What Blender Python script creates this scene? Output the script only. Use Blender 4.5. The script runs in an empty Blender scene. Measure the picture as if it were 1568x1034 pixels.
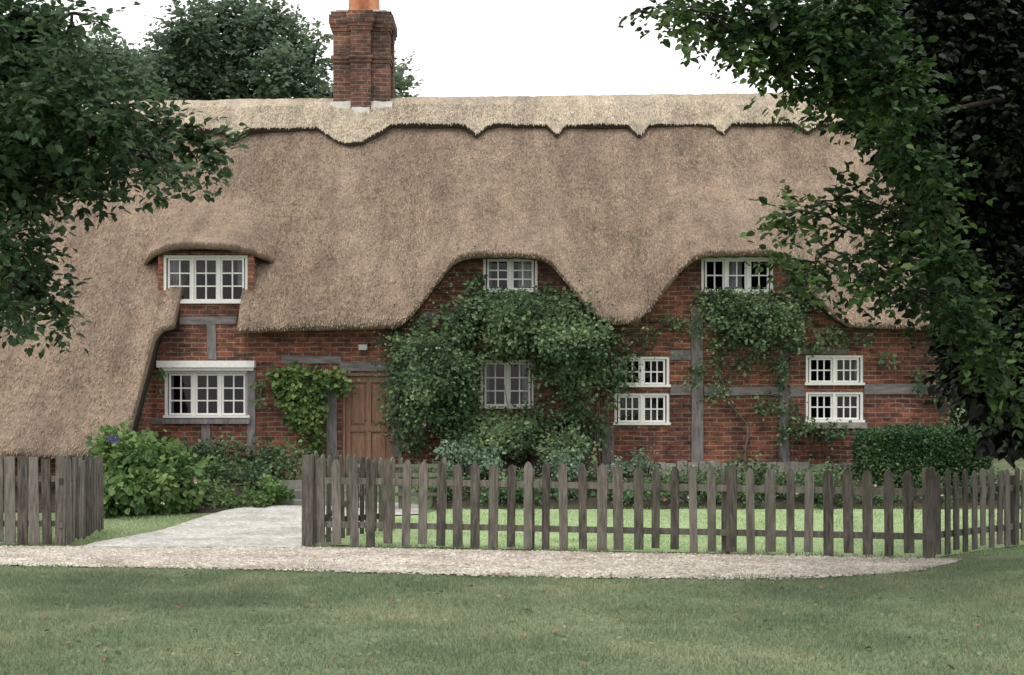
import bpy, math, random
import numpy as np
from mathutils import Vector, noise
random.seed(7)
R=np.random.default_rng(11)
F=2178.0; CH=1.6
def PX(px,Y): return (px-784.0)*Y/F
def PZ(py,Y): return CH-(py-633.0)*Y/F
scene=bpy.context.scene
COL=scene.collection
# ---------------------------------------------------------------- materials
def newmat(name):
    m=bpy.data.materials.new(name); m.use_nodes=True
    nt=m.node_tree; nt.nodes.clear()
    out=nt.nodes.new('ShaderNodeOutputMaterial')
    return m,nt,out
def ramp(nt,stops):
    r=nt.nodes.new('ShaderNodeValToRGB'); e=r.color_ramp.elements
    while len(e)<len(stops): e.new(0.5)
    for i,(p,c) in enumerate(stops):
        e[i].position=p; e[i].color=(c[0],c[1],c[2],1)
    return r
def mixc(nt,a,b,fac,mode='MIX'):
    m=nt.nodes.new('ShaderNodeMix'); m.data_type='RGBA'; m.blend_type=mode
    for s,v in ((0,fac),(6,a),(7,b)):
        if isinstance(v,bpy.types.NodeSocket): nt.links.new(v,m.inputs[s])
        elif s==0: m.inputs[0].default_value=v
        else: m.inputs[s].default_value=(v[0],v[1],v[2],1)
    return m.outputs[2]
def noiseN(nt,scale,detail=4,rough=0.55,vec=None,stretch=None):
    n=nt.nodes.new('ShaderNodeTexNoise'); n.inputs['Scale'].default_value=scale
    n.inputs['Detail'].default_value=detail; n.inputs['Roughness'].default_value=rough
    if vec is None:
        g=nt.nodes.new('ShaderNodeNewGeometry'); vec=g.outputs['Position']
    if stretch:
        mp=nt.nodes.new('ShaderNodeMapping'); mp.inputs['Scale'].default_value=stretch
        nt.links.new(vec,mp.inputs['Vector']); vec=mp.outputs['Vector']
    nt.links.new(vec,n.inputs['Vector']); return n.outputs['Fac']
def mulramp(nt,c,f,stops):
    r=ramp(nt,stops); nt.links.new(f,r.inputs[0]); return mixc(nt,c,r.outputs[0],1.0,'MULTIPLY')
def finish(nt,out,col,rough=0.8,bump=None,bstr=0.5,bdist=0.02,spec=0.3):
    p=nt.nodes.new('ShaderNodeBsdfPrincipled'); p.inputs['Roughness'].default_value=rough
    p.inputs['Specular IOR Level'].default_value=spec
    if isinstance(col,bpy.types.NodeSocket): nt.links.new(col,p.inputs['Base Color'])
    else: p.inputs['Base Color'].default_value=(col[0],col[1],col[2],1)
    if bump is not None:
        b=nt.nodes.new('ShaderNodeBump'); b.inputs['Strength'].default_value=bstr; b.inputs['Distance'].default_value=bdist
        nt.links.new(bump,b.inputs['Height']); nt.links.new(b.outputs['Normal'],p.inputs['Normal'])
    nt.links.new(p.outputs[0],out.inputs['Surface']); return p
def simple(name,c1,c2,scale=8,stretch=None,rough=0.8,bstr=0.3,bdist=0.01,spec=0.3):
    m,nt,out=newmat(name)
    f=noiseN(nt,scale,6,0.6,stretch=stretch)
    r=ramp(nt,[(0.3,c1),(0.7,c2)]); nt.links.new(f,r.inputs[0])
    finish(nt,out,r.outputs[0],rough,f,bstr,bdist,spec); return m
def woodmat(name,a,b,c,stretch):
    m,nt,out=newmat(name)
    f=noiseN(nt,4,6,0.6,stretch=stretch); g=nt.nodes.new('ShaderNodeNewGeometry')
    m1=nt.nodes.new('ShaderNodeMath'); m1.operation='MULTIPLY_ADD'; m1.inputs[1].default_value=0.35; m1.inputs[2].default_value=-0.17
    nt.links.new(g.outputs['Random Per Island'],m1.inputs[0])
    m2=nt.nodes.new('ShaderNodeMath'); nt.links.new(f,m2.inputs[0]); nt.links.new(m1.outputs[0],m2.inputs[1])
    r=ramp(nt,[(0.25,a),(0.5,b),(0.75,c)]); nt.links.new(m2.outputs[0],r.inputs[0])
    cc=mulramp(nt,r.outputs[0],noiseN(nt,1.6,4),[(0.35,(0.72,0.78,0.68)),(0.65,(1.1,1.08,1.06))])
    finish(nt,out,cc,0.9,f,0.7,0.01); return m
def leafmat(name,dark,mid,light,transl=0.3,patch=1.2):
    m,nt,out=newmat(name)
    g=nt.nodes.new('ShaderNodeNewGeometry')
    r=ramp(nt,[(0.0,dark),(0.55,mid),(1.0,light)])
    f=noiseN(nt,patch,3)
    a=nt.nodes.new('ShaderNodeMath'); a.operation='MULTIPLY_ADD'; a.inputs[1].default_value=0.6
    nt.links.new(g.outputs['Random Per Island'],a.inputs[0])
    s=nt.nodes.new('ShaderNodeMath'); s.operation='MULTIPLY_ADD'; s.inputs[1].default_value=1.5; s.inputs[2].default_value=-0.53
    nt.links.new(f,s.inputs[0]); nt.links.new(s.outputs[0],a.inputs[2]); nt.links.new(a.outputs[0],r.inputs[0])
    p=nt.nodes.new('ShaderNodeBsdfPrincipled'); p.inputs['Roughness'].default_value=0.5; p.inputs['Specular IOR Level'].default_value=0.35
    nt.links.new(r.outputs[0],p.inputs['Base Color'])
    t=nt.nodes.new('ShaderNodeBsdfTranslucent'); nt.links.new(r.outputs[0],t.inputs['Color'])
    mx=nt.nodes.new('ShaderNodeMixShader'); mx.inputs[0].default_value=transl
    nt.links.new(p.outputs[0],mx.inputs[1]); nt.links.new(t.outputs[0],mx.inputs[2]); nt.links.new(mx.outputs[0],out.inputs['Surface'])
    return m
def brickmat(name,c1,c2,mortar,dark=0.5):
    m,nt,out=newmat(name)
    g=nt.nodes.new('ShaderNodeNewGeometry'); sp=nt.nodes.new('ShaderNodeSeparateXYZ'); nt.links.new(g.outputs['Position'],sp.inputs[0])
    ad=nt.nodes.new('ShaderNodeMath'); nt.links.new(sp.outputs[0],ad.inputs[0]); nt.links.new(sp.outputs[1],ad.inputs[1])
    cb=nt.nodes.new('ShaderNodeCombineXYZ'); nt.links.new(ad.outputs[0],cb.inputs[0]); nt.links.new(sp.outputs[2],cb.inputs[1])
    nv=nt.nodes.new('ShaderNodeTexNoise'); nv.inputs['Scale'].default_value=2.5; nt.links.new(g.outputs['Position'],nv.inputs['Vector'])
    vm=nt.nodes.new('ShaderNodeVectorMath'); vm.operation='MULTIPLY_ADD'; vm.inputs[1].default_value=(0.06,0.06,0)
    nt.links.new(nv.outputs['Color'],vm.inputs[0]); nt.links.new(cb.outputs[0],vm.inputs[2])
    b=nt.nodes.new('ShaderNodeTexBrick'); b.inputs['Scale'].default_value=1; b.inputs['Brick Width'].default_value=0.23
    b.inputs['Row Height'].default_value=0.078; b.inputs['Mortar Size'].default_value=0.010; b.inputs['Mortar Smooth'].default_value=0.3
    b.inputs['Color1'].default_value=(*c1,1); b.inputs['Color2'].default_value=(*c2,1); b.inputs['Mortar'].default_value=(*mortar,1)
    nt.links.new(vm.outputs[0],b.inputs['Vector'])
    c=mulramp(nt,b.outputs['Color'],noiseN(nt,1.3,5,0.65),[(0.33,(dark,dark*1.05,dark*1.12)),(0.66,(1.15,1.06,1.0))])
    c=mulramp(nt,c,noiseN(nt,11,3,0.6,stretch=(.5,.5,1.4)),[(0.32,(0.42,0.46,0.52)),(0.6,(1.25,1.15,1.1))])
    iv=nt.nodes.new('ShaderNodeMath'); iv.operation='SUBTRACT'; iv.inputs[0].default_value=1; nt.links.new(b.outputs['Fac'],iv.inputs[1])
    finish(nt,out,c,0.9,iv.outputs[0],0.8,0.012); return m
def thatchmat(name,a,b,c,stub=False):
    m,nt,out=newmat(name)
    big=noiseN(nt,0.7,5,0.6,stretch=(1,0.6,0.6))
    fine=noiseN(nt,1.0,5,0.75,stretch=(34,11,11))
    fine2=noiseN(nt,22,4,0.7)
    r=ramp(nt,[(0.27,a),(0.5,b),(0.76,c)])
    m1=nt.nodes.new('ShaderNodeMath'); m1.operation='MULTIPLY_ADD'; m1.inputs[1].default_value=0.5; nt.links.new(big,m1.inputs[0])
    m2=nt.nodes.new('ShaderNodeMath'); m2.operation='MULTIPLY_ADD'; m2.inputs[1].default_value=1.0; nt.links.new(fine,m2.inputs[0]); m2.inputs[2].default_value=-0.25
    if stub:
        g=nt.nodes.new('ShaderNodeNewGeometry'); m2.inputs[1].default_value=0.5; nt.links.new(g.outputs['Random Per Island'],m2.inputs[0]); m2.inputs[2].default_value=-0.01
    nt.links.new(m2.outputs[0],m1.inputs[2]); nt.links.new(m1.outputs[0],r.inputs[0])
    cc=mulramp(nt,r.outputs[0],noiseN(nt,3.2,8,0.78),[(0.32,(0.74,0.74,0.76)),(0.62,(1.12,1.1,1.08))])
    cc=mulramp(nt,cc,noiseN(nt,1.0,6,0.65,stretch=(2.4,.45,.45)),[(0.35,(0.78,0.77,0.78)),(0.6,(1.08,1.07,1.05))])
    s=nt.nodes.new('ShaderNodeMath'); nt.links.new(fine,s.inputs[0]); nt.links.new(fine2,s.inputs[1])
    if stub: finish(nt,out,cc,0.95,spec=0.1)
    else: finish(nt,out,cc,0.95,s.outputs[0],1.0,0.035,spec=0.1)
    return m
M={}
M['brick']=brickmat('brick',(0.275,0.105,0.066),(0.14,0.068,0.05),(0.29,0.24,0.195),0.36)
M['brickch']=brickmat('brick_chimney',(0.21,0.10,0.072),(0.10,0.072,0.06),(0.24,0.21,0.18),0.32)
M['thatch']=thatchmat('thatch',(0.13,0.10,0.075),(0.29,0.226,0.174),(0.42,0.342,0.272))
M['stub']=thatchmat('thatch_straw',(0.14,0.107,0.079),(0.29,0.226,0.174),(0.45,0.368,0.292),True)
M['ridge']=thatchmat('thatch_ridge',(0.31,0.265,0.20),(0.52,0.455,0.36),(0.66,0.595,0.48))  # paler ridge straw, with sky light on the top put into its colour
M['ridgestub']=thatchmat('thatch_ridge_straw',(0.29,0.245,0.18),(0.52,0.455,0.36),(0.70,0.635,0.52),True)
M['under']=simple('thatch_cut_shaded',(0.025,0.02,0.015),(0.07,0.055,0.04),30)  # near-black: shade under eaves, hood and ridge cap painted onto the cut thatch
M['white']=simple('white_paint',(0.70,0.70,0.68),(0.84,0.84,0.82),20,rough=0.5,bstr=0.1)
M['timber']=simple('weathered_timber',(0.10,0.095,0.095),(0.25,0.235,0.24),3,(6,6,1.2),0.9,0.6)
M['beam']=simple('weathered_beam',(0.10,0.095,0.095),(0.25,0.235,0.24),3,(1.2,6,6),0.9,0.6)
M['fence']=woodmat('fence_wood',(0.048,0.042,0.039),(0.125,0.112,0.104),(0.215,0.197,0.185),(9,9,1.2))
M['door']=simple('door_oak',(0.17,0.092,0.058),(0.31,0.185,0.125),4,(8,8,1.0),0.55,0.3)
M['stone']=simple('stone_plinth',(0.16,0.15,0.14),(0.36,0.34,0.31),7,None,0.9,0.8,0.03)
M['pot']=simple('terracotta',(0.40,0.16,0.09),(0.52,0.24,0.14),9)
M['lead']=simple('mortar_flaunching',(0.36,0.35,0.32),(0.56,0.54,0.50),9)
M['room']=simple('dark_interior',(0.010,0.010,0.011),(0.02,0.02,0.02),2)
M['curtain']=simple('curtain_cloth',(0.40,0.41,0.45),(0.58,0.59,0.61),5,(20,1,1),0.9)
M['metal']=simple('lamp_metal',(0.03,0.03,0.03),(0.06,0.06,0.06),9,rough=0.5)
M['lampglass']=simple('lamp_glass',(0.4,0.4,0.38),(0.55,0.55,0.52),9,rough=0.2)
M['bark']=simple('bark',(0.008,0.007,0.006),(0.028,0.024,0.018),5,(5,5,1.2),0.95,1.0,0.04)
M['stem']=simple('climber_stem',(0.06,0.05,0.04),(0.16,0.14,0.12),5,(5,5,1.2),0.95,0.5,0.01)
M['soil']=simple('soil',(0.025,0.022,0.015),(0.065,0.055,0.038),8,None,0.95,0.8,0.03)
M['step']=simple('stone_step',(0.14,0.13,0.12),(0.26,0.25,0.23),8,None,0.9,0.6,0.01)
m,nt,out=newmat('window_glass')
t=nt.nodes.new('ShaderNodeBsdfTransparent'); t.inputs[0].default_value=(0.72,0.75,0.77,1)
gl=nt.nodes.new('ShaderNodeBsdfGlossy'); gl.inputs['Roughness'].default_value=0.03
mx=nt.nodes.new('ShaderNodeMixShader'); mx.inputs[0].default_value=0.03
nt.links.new(t.outputs[0],mx.inputs[1]); nt.links.new(gl.outputs[0],mx.inputs[2]); nt.links.new(mx.outputs[0],out.inputs[0]); M['glass']=m
M['leafL']=leafmat('leaf_near',(0.012,0.026,0.012),(0.042,0.085,0.036),(0.13,0.20,0.09),0.4,0.8)
M['leafR']=leafmat('leaf_fringe',(0.004,0.012,0.005),(0.028,0.064,0.019),(0.12,0.20,0.05),0.4,1.1)
M['leafK']=leafmat('leaf_shaded',(0.002,0.005,0.003),(0.006,0.014,0.006),(0.024,0.048,0.015),0.12,0.9)  # darker copy of the fringe leaf, tree shade put into the colour
M['leafI']=leafmat('leaf_inner_shaded',(0.0015,0.003,0.0015),(0.003,0.006,0.003),(0.007,0.013,0.006),0.05,0.8)  # near-black leaves, the shade inside the crown painted as leaf colour
M['leafB']=leafmat('leaf_far',(0.06,0.095,0.065),(0.13,0.19,0.12),(0.21,0.285,0.18),0.4,0.45)
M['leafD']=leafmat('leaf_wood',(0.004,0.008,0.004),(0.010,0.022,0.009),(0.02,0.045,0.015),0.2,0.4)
M['climber']=leafmat('climber_leaf',(0.024,0.052,0.024),(0.095,0.165,0.075),(0.30,0.40,0.20),0.35,1.6)
M['ivy']=leafmat('ivy_leaf',(0.03,0.07,0.02),(0.12,0.20,0.06),(0.28,0.38,0.13),0.35,2.5)
M['bush']=leafmat('bush_leaf',(0.025,0.065,0.02),(0.11,0.20,0.06),(0.28,0.39,0.14),0.35,1.8)
M['silver']=leafmat('silver_leaf',(0.05,0.09,0.055),(0.14,0.22,0.14),(0.28,0.38,0.26),0.2,2.2)
M['hedge']=leafmat('hedge_leaf',(0.020,0.050,0.020),(0.056,0.12,0.046),(0.13,0.21,0.09),0.2,1.8)
M['grass']=leafmat('grass_blade',(0.125,0.175,0.10),(0.205,0.265,0.155),(0.38,0.41,0.26),0.4,0.6)
M['grass2']=leafmat('garden_grass_blade',(0.26,0.36,0.18),(0.37,0.49,0.26),(0.50,0.60,0.36),0.4,0.7)  # paler than the front grass, sunlight put into the blade colour
M['pink']=simple('flower_pink',(0.5,0.15,0.22),(0.7,0.35,0.4),30)
M['purple']=simple('flower_purple',(0.10,0.07,0.25),(0.2,0.14,0.4),30)
M['cream']=simple('flower_cream',(0.6,0.58,0.45),(0.75,0.72,0.6),30)
M['deadleaf']=simple('fallen_leaf',(0.16,0.07,0.045),(0.26,0.21,0.12),2)
M['pebble']=leafmat('pebble',(0.22,0.20,0.17),(0.44,0.40,0.35),(0.72,0.68,0.62),0.0,2.0)
def lawnmat(name,a,b,c):
    m,nt,out=newmat(name)
    f=noiseN(nt,0.6,6,0.6); f2=noiseN(nt,22,5,0.7)
    r=ramp(nt,[(0.3,a),(0.55,b),(0.75,c)]); nt.links.new(f,r.inputs[0])
    finish(nt,out,mulramp(nt,r.outputs[0],f2,[(0.3,(0.6,0.65,0.6)),(0.7,(1.25,1.2,1.2))]),0.95,f2,0.8,0.03,0.1); return m
M['lawn']=lawnmat('lawn_ground',(0.14,0.19,0.11),(0.20,0.245,0.145),(0.34,0.32,0.21))
M['lawn2']=lawnmat('garden_lawn',(0.31,0.43,0.21),(0.37,0.49,0.26),(0.45,0.53,0.31))  # brighter copy of the lawn, sunlight behind the fence put into its colour
def gravel(name,a,b,c,sc=30):
    m,nt,out=newmat(name)
    v=nt.nodes.new('ShaderNodeTexVoronoi'); v.inputs['Scale'].default_value=sc
    g=nt.nodes.new('ShaderNodeNewGeometry'); nt.links.new(g.outputs['Position'],v.inputs['Vector'])
    s=nt.nodes.new('ShaderNodeSeparateColor'); nt.links.new(v.outputs['Color'],s.inputs[0])
    r=ramp(nt,[(0,a),(0.5,b),(1,c)]); nt.links.new(s.outputs[0],r.inputs[0])
    cc=mulramp(nt,r.outputs[0],noiseN(nt,1.6,8,0.75),[(0.33,(0.62,0.60,0.54)),(0.62,(1.12,1.11,1.1))])
    finish(nt,out,cc,0.95,v.outputs['Distance'],0.7,0.015,0.1); return m
M['gravel']=gravel('gravel',(0.22,0.19,0.155),(0.45,0.405,0.345),(0.70,0.65,0.575),24)
M['path']=gravel('path_gravel',(0.38,0.375,0.365),(0.50,0.495,0.48),(0.64,0.635,0.62))
# ---------------------------------------------------------------- builders
class MB:
    def __init__(s): s.v=[];s.f=[];s.m=[];s.mats=[]
    def mi(s,k):
        if k not in s.mats: s.mats.append(k)
        return s.mats.index(k)
    def quad(s,pts,k):
        b=len(s.v); s.v+= [tuple(p) for p in pts]; s.f.append(tuple(range(b,b+len(pts)))); s.m.append(s.mi(k))
    def box(s,x0,x1,y0,y1,z0,z1,k,j=0.0):
        b=len(s.v)
        for x in (x0,x1):
            for y in (y0,y1):
                for z in (z0,z1):
                    s.v.append((x+random.uniform(-j,j),y,z+random.uniform(-j,j)))
        for q in ((0,1,3,2),(4,6,7,5),(0,4,5,1),(2,3,7,6),(0,2,6,4),(1,5,7,3)):
            s.f.append(tuple(b+i for i in q)); s.m.append(s.mi(k))
    def prism(s,prof,origin,ux,uy,uz,depth,k):
        o=Vector(origin); b=len(s.v); n=len(prof)
        for d in (0,depth):
            for a,c in prof: s.v.append(tuple(o+ux*a+uz*c+uy*d))
        mi=s.mi(k)
        s.f.append(tuple(b+i for i in range(n))); s.m.append(mi)
        s.f.append(tuple(b+n+i for i in reversed(range(n)))); s.m.append(mi)
        for i in range(n):
            j=(i+1)%n; s.f.append((b+i,b+n+i,b+n+j,b+j)); s.m.append(mi)
    def tube(s,pts,rad,k,n=8):
        pts=[Vector(p) for p in pts]; b=len(s.v); mi=s.mi(k)
        for i,p in enumerate(pts):
            d=(pts[min(i+1,len(pts)-1)]-pts[max(i-1,0)]).normalized()
            a=d.cross(Vector((0.3,0.9,0.1))); a.normalize(); c=d.cross(a)
            for q in range(n):
                t=2*math.pi*q/n; s.v.append(tuple(p+(a*math.cos(t)+c*math.sin(t))*rad[i]))
        for i in range(len(pts)-1):
            for q in range(n):
                r2=(q+1)%n; s.f.append((b+i*n+q,b+i*n+r2,b+(i+1)*n+r2,b+(i+1)*n+q)); s.m.append(mi)
        s.f.append(tuple(b+(len(pts)-1)*n+q for q in range(n))); s.m.append(mi)
    def obj(s,name,parent=None,smooth=False):
        me=bpy.data.meshes.new(name); me.from_pydata(s.v,[],s.f)
        for k in s.mats: me.materials.append(M[k])
        me.polygons.foreach_set('material_index',s.m)
        if smooth: me.polygons.foreach_set('use_smooth',[True]*len(s.f))
        me.update(); o=bpy.data.objects.new(name,me); COL.objects.link(o)
        if parent: o.parent=parent
        return o
def empty(name):
    o=bpy.data.objects.new(name,None); COL.objects.link(o); return o
def npmesh(name,V,Fa,mat,parent=None,smooth=False):
    V=np.asarray(V,dtype=np.float32); Fa=np.asarray(Fa,dtype=np.int32); k=Fa.shape[1]
    me=bpy.data.meshes.new(name); me.vertices.add(len(V)); me.vertices.foreach_set('co',V.ravel())
    me.loops.add(Fa.size); me.loops.foreach_set('vertex_index',Fa.ravel())
    me.polygons.add(len(Fa)); me.polygons.foreach_set('loop_start',np.arange(0,Fa.size,k,dtype=np.int32))
    me.polygons.foreach_set('loop_total',np.full(len(Fa),k,dtype=np.int32))
    if smooth: me.polygons.foreach_set('use_smooth',np.ones(len(Fa),dtype=bool))
    me.materials.append(M[mat]); me.update(calc_edges=True); me.validate()
    o=bpy.data.objects.new(name,me); COL.objects.link(o)
    if parent: o.parent=parent
    return o
def unit(a): return a/np.maximum(np.linalg.norm(a,axis=1,keepdims=True),1e-6)
def leaves(name,P,D,Nn,S,mat,parent=None,wr=0.3):
    D=unit(D); s=unit(np.cross(D,Nn)); n=np.cross(s,D); S=S[:,None]
    W=S*wr
    v=np.stack([P, P+D*S*.3+s*W+n*W*.25, P+D*S*.7+s*W*.8+n*W*.15, P+D*S-n*S*.12, P+D*S*.7-s*W*.8+n*W*.15, P+D*S*.3-s*W+n*W*.25],1)
    V=v.reshape(-1,3); b=(np.arange(len(P))*6)[:,None]
    Fa=np.concatenate([b+np.array([[0,1,2,3]]),b+np.array([[0,3,4,5]])],0)
    return npmesh(name,V,Fa,mat,parent)
def rsph(n): return unit(R.normal(size=(n,3)))
def twigfol(blobs,twigs,per,L,leaf,droop=0.4,flat=1.0):
    Ps=[];Ds=[];Ns=[];Ss=[]
    for (x,y,z,rx,ry,rz,dn) in blobs:
        n=max(2,int(twigs*dn)); c=np.array([x,y,z]); rr=np.array([rx,ry,rz])
        d=rsph(n); st=c+d*rr*(R.random((n,1))**0.45)*0.9
        dr=unit(d*0.9+R.normal(size=(n,3))*0.45+np.array([0,0,-droop]))
        for i in range(per):
            t=(i+0.5)/per*L*(0.6+0.8*R.random((n,1)))
            sd=unit(np.cross(dr,np.array([[0,0,1.0]]))+R.normal(size=(n,3))*0.15)*(1 if i%2 else -1)
            p=st+dr*t+np.array([0,0,-1])*droop*t*t*0.5
            Ps.append(p); Ds.append(dr*0.7+sd*0.9+R.normal(size=(n,3))*0.3)
            Ns.append(np.array([[0,-0.25,1.0]])*flat+R.normal(size=(n,3))*0.5); Ss.append(leaf*(0.6+0.7*R.random(n)))
    return np.concatenate(Ps),np.concatenate(Ds),np.concatenate(Ns),np.concatenate(Ss)
def clumpfol(blobs,dens,leaf,cl=0.16,out=(0,-1,0.5),per=36):
    Ps=[];Ds=[];Ns=[];Ss=[]
    o=np.array([out],dtype=float)
    for (x,y,z,rx,ry,rz,dn) in blobs:
        area=4*math.pi*((rx*ry)**1.6/3+(rx*rz)**1.6/3+(ry*rz)**1.6/3)**(1/1.6)
        n=max(3,int(area*dens*dn/per)); d=rsph(n); cc=np.array([x,y,z])+d*np.array([rx,ry,rz])*(0.5+0.65*R.random((n,1)))
        cc=np.repeat(cc,per,0); dd=np.repeat(d,per,0)
        q=rsph(n*per); sc=np.repeat(cl*(0.5+1.1*R.random((n,1))),per,0)
        p=cc+q*sc*(R.random((n*per,1))**0.4)
        Ps.append(p); Ds.append(q*0.7+dd*0.4+np.array([[0,-0.2,-0.5]])+R.normal(size=p.shape)*0.4)
        Ns.append(o+dd*0.6+R.normal(size=p.shape)*0.55); Ss.append(leaf*(0.5+0.9*R.random(len(p))))
    return np.concatenate(Ps),np.concatenate(Ds),np.concatenate(Ns),np.concatenate(Ss)
def limbs(mb,base,blobs,r0,fork,rmin=0.008,wob=0.12,k_='bark',lf=.6):
    base=Vector(base); fork=Vector(fork)
    mid=[base+(fork-base)*t+Vector((noise.noise((t*3,1,base.x))*.3,noise.noise((t*3,5,base.x))*.3,0))*t for t in (0,.08,.3,.55,.8)]
    mb.tube(mid+[fork],[r0*1.5,r0*1.1,r0*.95,r0*.88,r0*.8,r0*.72],k_,12)
    nodes=[(fork,-1)]
    bl=sorted([Vector(b[:3]) for b in blobs],key=lambda p:(p-fork).length)
    for p in bl:
        best=min(range(len(nodes)),key=lambda i:(nodes[i][0]-p).length+0.35*(nodes[i][0]-fork).length)
        nodes.append((p,best))
    w=[1]*len(nodes)
    for i in range(len(nodes)-1,0,-1): w[nodes[i][1]]+=w[i]
    T=w[0]
    for i in range(1,len(nodes)):
        a=nodes[nodes[i][1]][0]; b=nodes[i][0]
        ra=max(rmin,r0*lf*math.sqrt(w[i]/T)); rb=max(rmin*.7,ra*0.7)
        L=(b-a).length; pts=[];rs=[]
        for k in range(6):
            t=k/5; p=a.lerp(b,t)+Vector((noise.noise((i,t*2,0)),noise.noise((i,t*2,9)),noise.noise((i,t*2,19))+0.4))*math.sin(math.pi*t)*L*wob*1.5
            pts.append(p); rs.append(ra+(rb-ra)*t)
        mb.tube(pts,rs,k_,6)
def sm(a,b,x):
    t=min(1,max(0,(x-a)/(b-a))); return t*t*(3-2*t)
# ---------------------------------------------------------------- terrain
def gz(x,y):
    z=0.16*sm(17,21.3,y)
    z+=0.40*sm(21.0,22.4,y)*(1-sm(40,60,y))
    if -4.3<x<-2.4 :
        w=min(sm(-4.3,-4.0,x),1-sm(-2.7,-2.4,x)); z-=w*0.36*sm(21.0,22.4,y)*(1-sm(22.6,23.2,y))
    z+=2.4*sm(7.8,14,x)*sm(20,34,y)
    z+=0.28*sm(3.5,6.5,x)*sm(9.5,13,y)*(1-sm(13.5,15.6,y))
    return z
xs=sorted(set(list(np.round(np.arange(-14,16,0.2),3))+[-600,-300,-150,-80,-50,-35,-25,-18,18,25,35,50,80,150,300,600]))
ys=sorted(set(list(np.round(np.arange(-2,32,0.2),3))+[-60,-30,-15,-8,-4,34,37,40,45,50,60,80,120,200,350,700,1200]))
V=[(x,y,gz(x,y)+0.015*noise.noise((x*1.1,y*1.1,0))) for y in ys for x in xs]
nx=len(xs); Fa=[(j*nx+i,j*nx+i+1,(j+1)*nx+i+1,(j+1)*nx+i) for j in range(len(ys)-1) for i in range(nx-1)]
npmesh('ground',V,Fa,'lawn',smooth=True)
def strip(name,x0,x1,step,lo,hi,mat,dz,rows=8):
    V=[];n=0;x=x0
    while x<=x1+1e-6:
        a=lo(x)+0.12*noise.noise((x*1.7,3,0))+0.07*noise.noise((x*7,3,0)); b=hi(x)+0.06*noise.noise((x*1.7,8,0))
        for r in range(rows+1):
            y=a+(b-a)*r/rows; V.append((x,y,gz(x,y)+0.018+dz))
        x+=step;n+=1
    k=rows+1
    Fa=[(i*k+r,(i+1)*k+r,(i+1)*k+r+1,i*k+r+1) for i in range(n-1) for r in range(rows)]
    return npmesh(name,V,Fa,mat,smooth=True)
def tr_lo(x):
    return float(np.interp(x,[-30,-5.5,-2.5,0.1,2.5,4.1,4.9],[15.1,14.95,14.5,13.85,13.65,14.3,15.35]))
def tr_hi(x):
    return float(np.interp(x,[-30,-5.5,-2.41,4.6,4.9],[17.0,16.95,16.85,15.55,15.5]))
strip('gravel_track',-30,4.9,0.05,tr_lo,tr_hi,'gravel',0)
def pa_hi(x): return float(np.interp(x,[-5.15,-4.6,-4.2,-3.9,-1.2],[17.3,18.6,20.9,21.7,21.3]))
strip('garden_path',-5.1,-1.3,0.1,lambda x: 16.8 if x<-2.5 else float(np.interp(x,[-2.5,-2.2,-1.3],[16.8,20.0,20.4])),pa_hi,'path',0.005)
strip('garden_lawn',-2.2,9.0,0.1,lambda x:max(17.15-(x+2.4)*.2175,15.6+(x-4.6)*1.02),lambda x:float(np.interp(x,[-2.2,-1.3,-1.0],[19.9,20.3,21.1])),'lawn2',-0.006)
strip('flower_bed',-1.2,7.6,0.1,lambda x:21.1,lambda x:23.8,'soil',0.0)
strip('flower_bed',-9,-4.1,0.1,lambda x:20.7,lambda x:23.8,'soil',0.0)
def pebbles(name,n,x0,x1,lo,hi,s,z0):
    x=R.uniform(x0,x1,n); u=R.random(n); a=np.array([lo(v) for v in x]); b=np.array([hi(v) for v in x]); y=a-.12+(b-a+.12)*u
    z=np.array([gz(p,q) for p,q in zip(x,y)])+z0; s=s*(.5+R.random(n)); th=R.uniform(0,6.28,n); V=[]
    for k in range(4):
        V.append(np.stack([x+s*np.cos(th+k*1.57)*(1 if k%2 else 1.3),y+s*np.sin(th+k*1.57),z],1))
    V.append(np.stack([x,y,z+s*.8],1)); V=np.stack(V,1).reshape(-1,3); bb=(np.arange(n)*5)[:,None]
    Fa=np.concatenate([bb+np.array([[k,(k+1)%4,4]]) for k in range(4)],0); npmesh(name,V,Fa,'pebble')
pebbles('gravel_stones',16000,-6.6,4.7,tr_lo,tr_hi,.014,.016)
# ---------------------------------------------------------------- cottage
WY=23.7
cottage=empty('thatched_cottage')
def Yp(z): return 23.2+0.8656*(z-3.07)
def planez(py):
    k=(633-py)/F; return (1.6+k*(23.2-0.8656*3.07))/(1-0.8656*k)
keys=[]
for px,py in [(-900,697),(140,697),(175,690),(192,672),(205,640),(215,592),(224,552),(233,518),(245,502),(262,497)]:
    z=planez(py); keys.append((PX(px,Yp(z)),z))
NL=PX(264,23.2); NR=PX(363,23.2)
keys+= [(NL,3.06),(NL+0.03,4.02),(NR-0.03,4.02)]
for px,py in [(363,504),(450,501),(560,498),(600,497),(618,490),(640,467),(665,434),(688,404),(703,393),(725,388),(800,387),(830,391),(846,401),(870,430),(900,468),(918,485),(935,491),(960,491),(978,486),(995,470),(1020,440),(1045,408),(1064,393),(1085,386),(1175,384),(1195,388),(1212,402),(1235,430),(1262,462),(1285,484),(1305,495),(1400,498),(1540,500)]:
    keys.append((PX(px,23.2),PZ(py,23.2)))
kx=np.array([k[0] for k in keys]); kz=np.array([k[1] for k in keys])
def ze(x): return float(np.interp(x,kx,kz))
YR=27.0
RL,RR=-8.4,7.0
def ridgez(x): return 7.46+0.012*(x+3)
def ztop(x):
    z=ridgez(x)
    if x<RL: z-= (RL-x)*1.25
    if x>RR: z-= (x-RR)*4.6
    return max(z,ze(x)+0.02)
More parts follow.
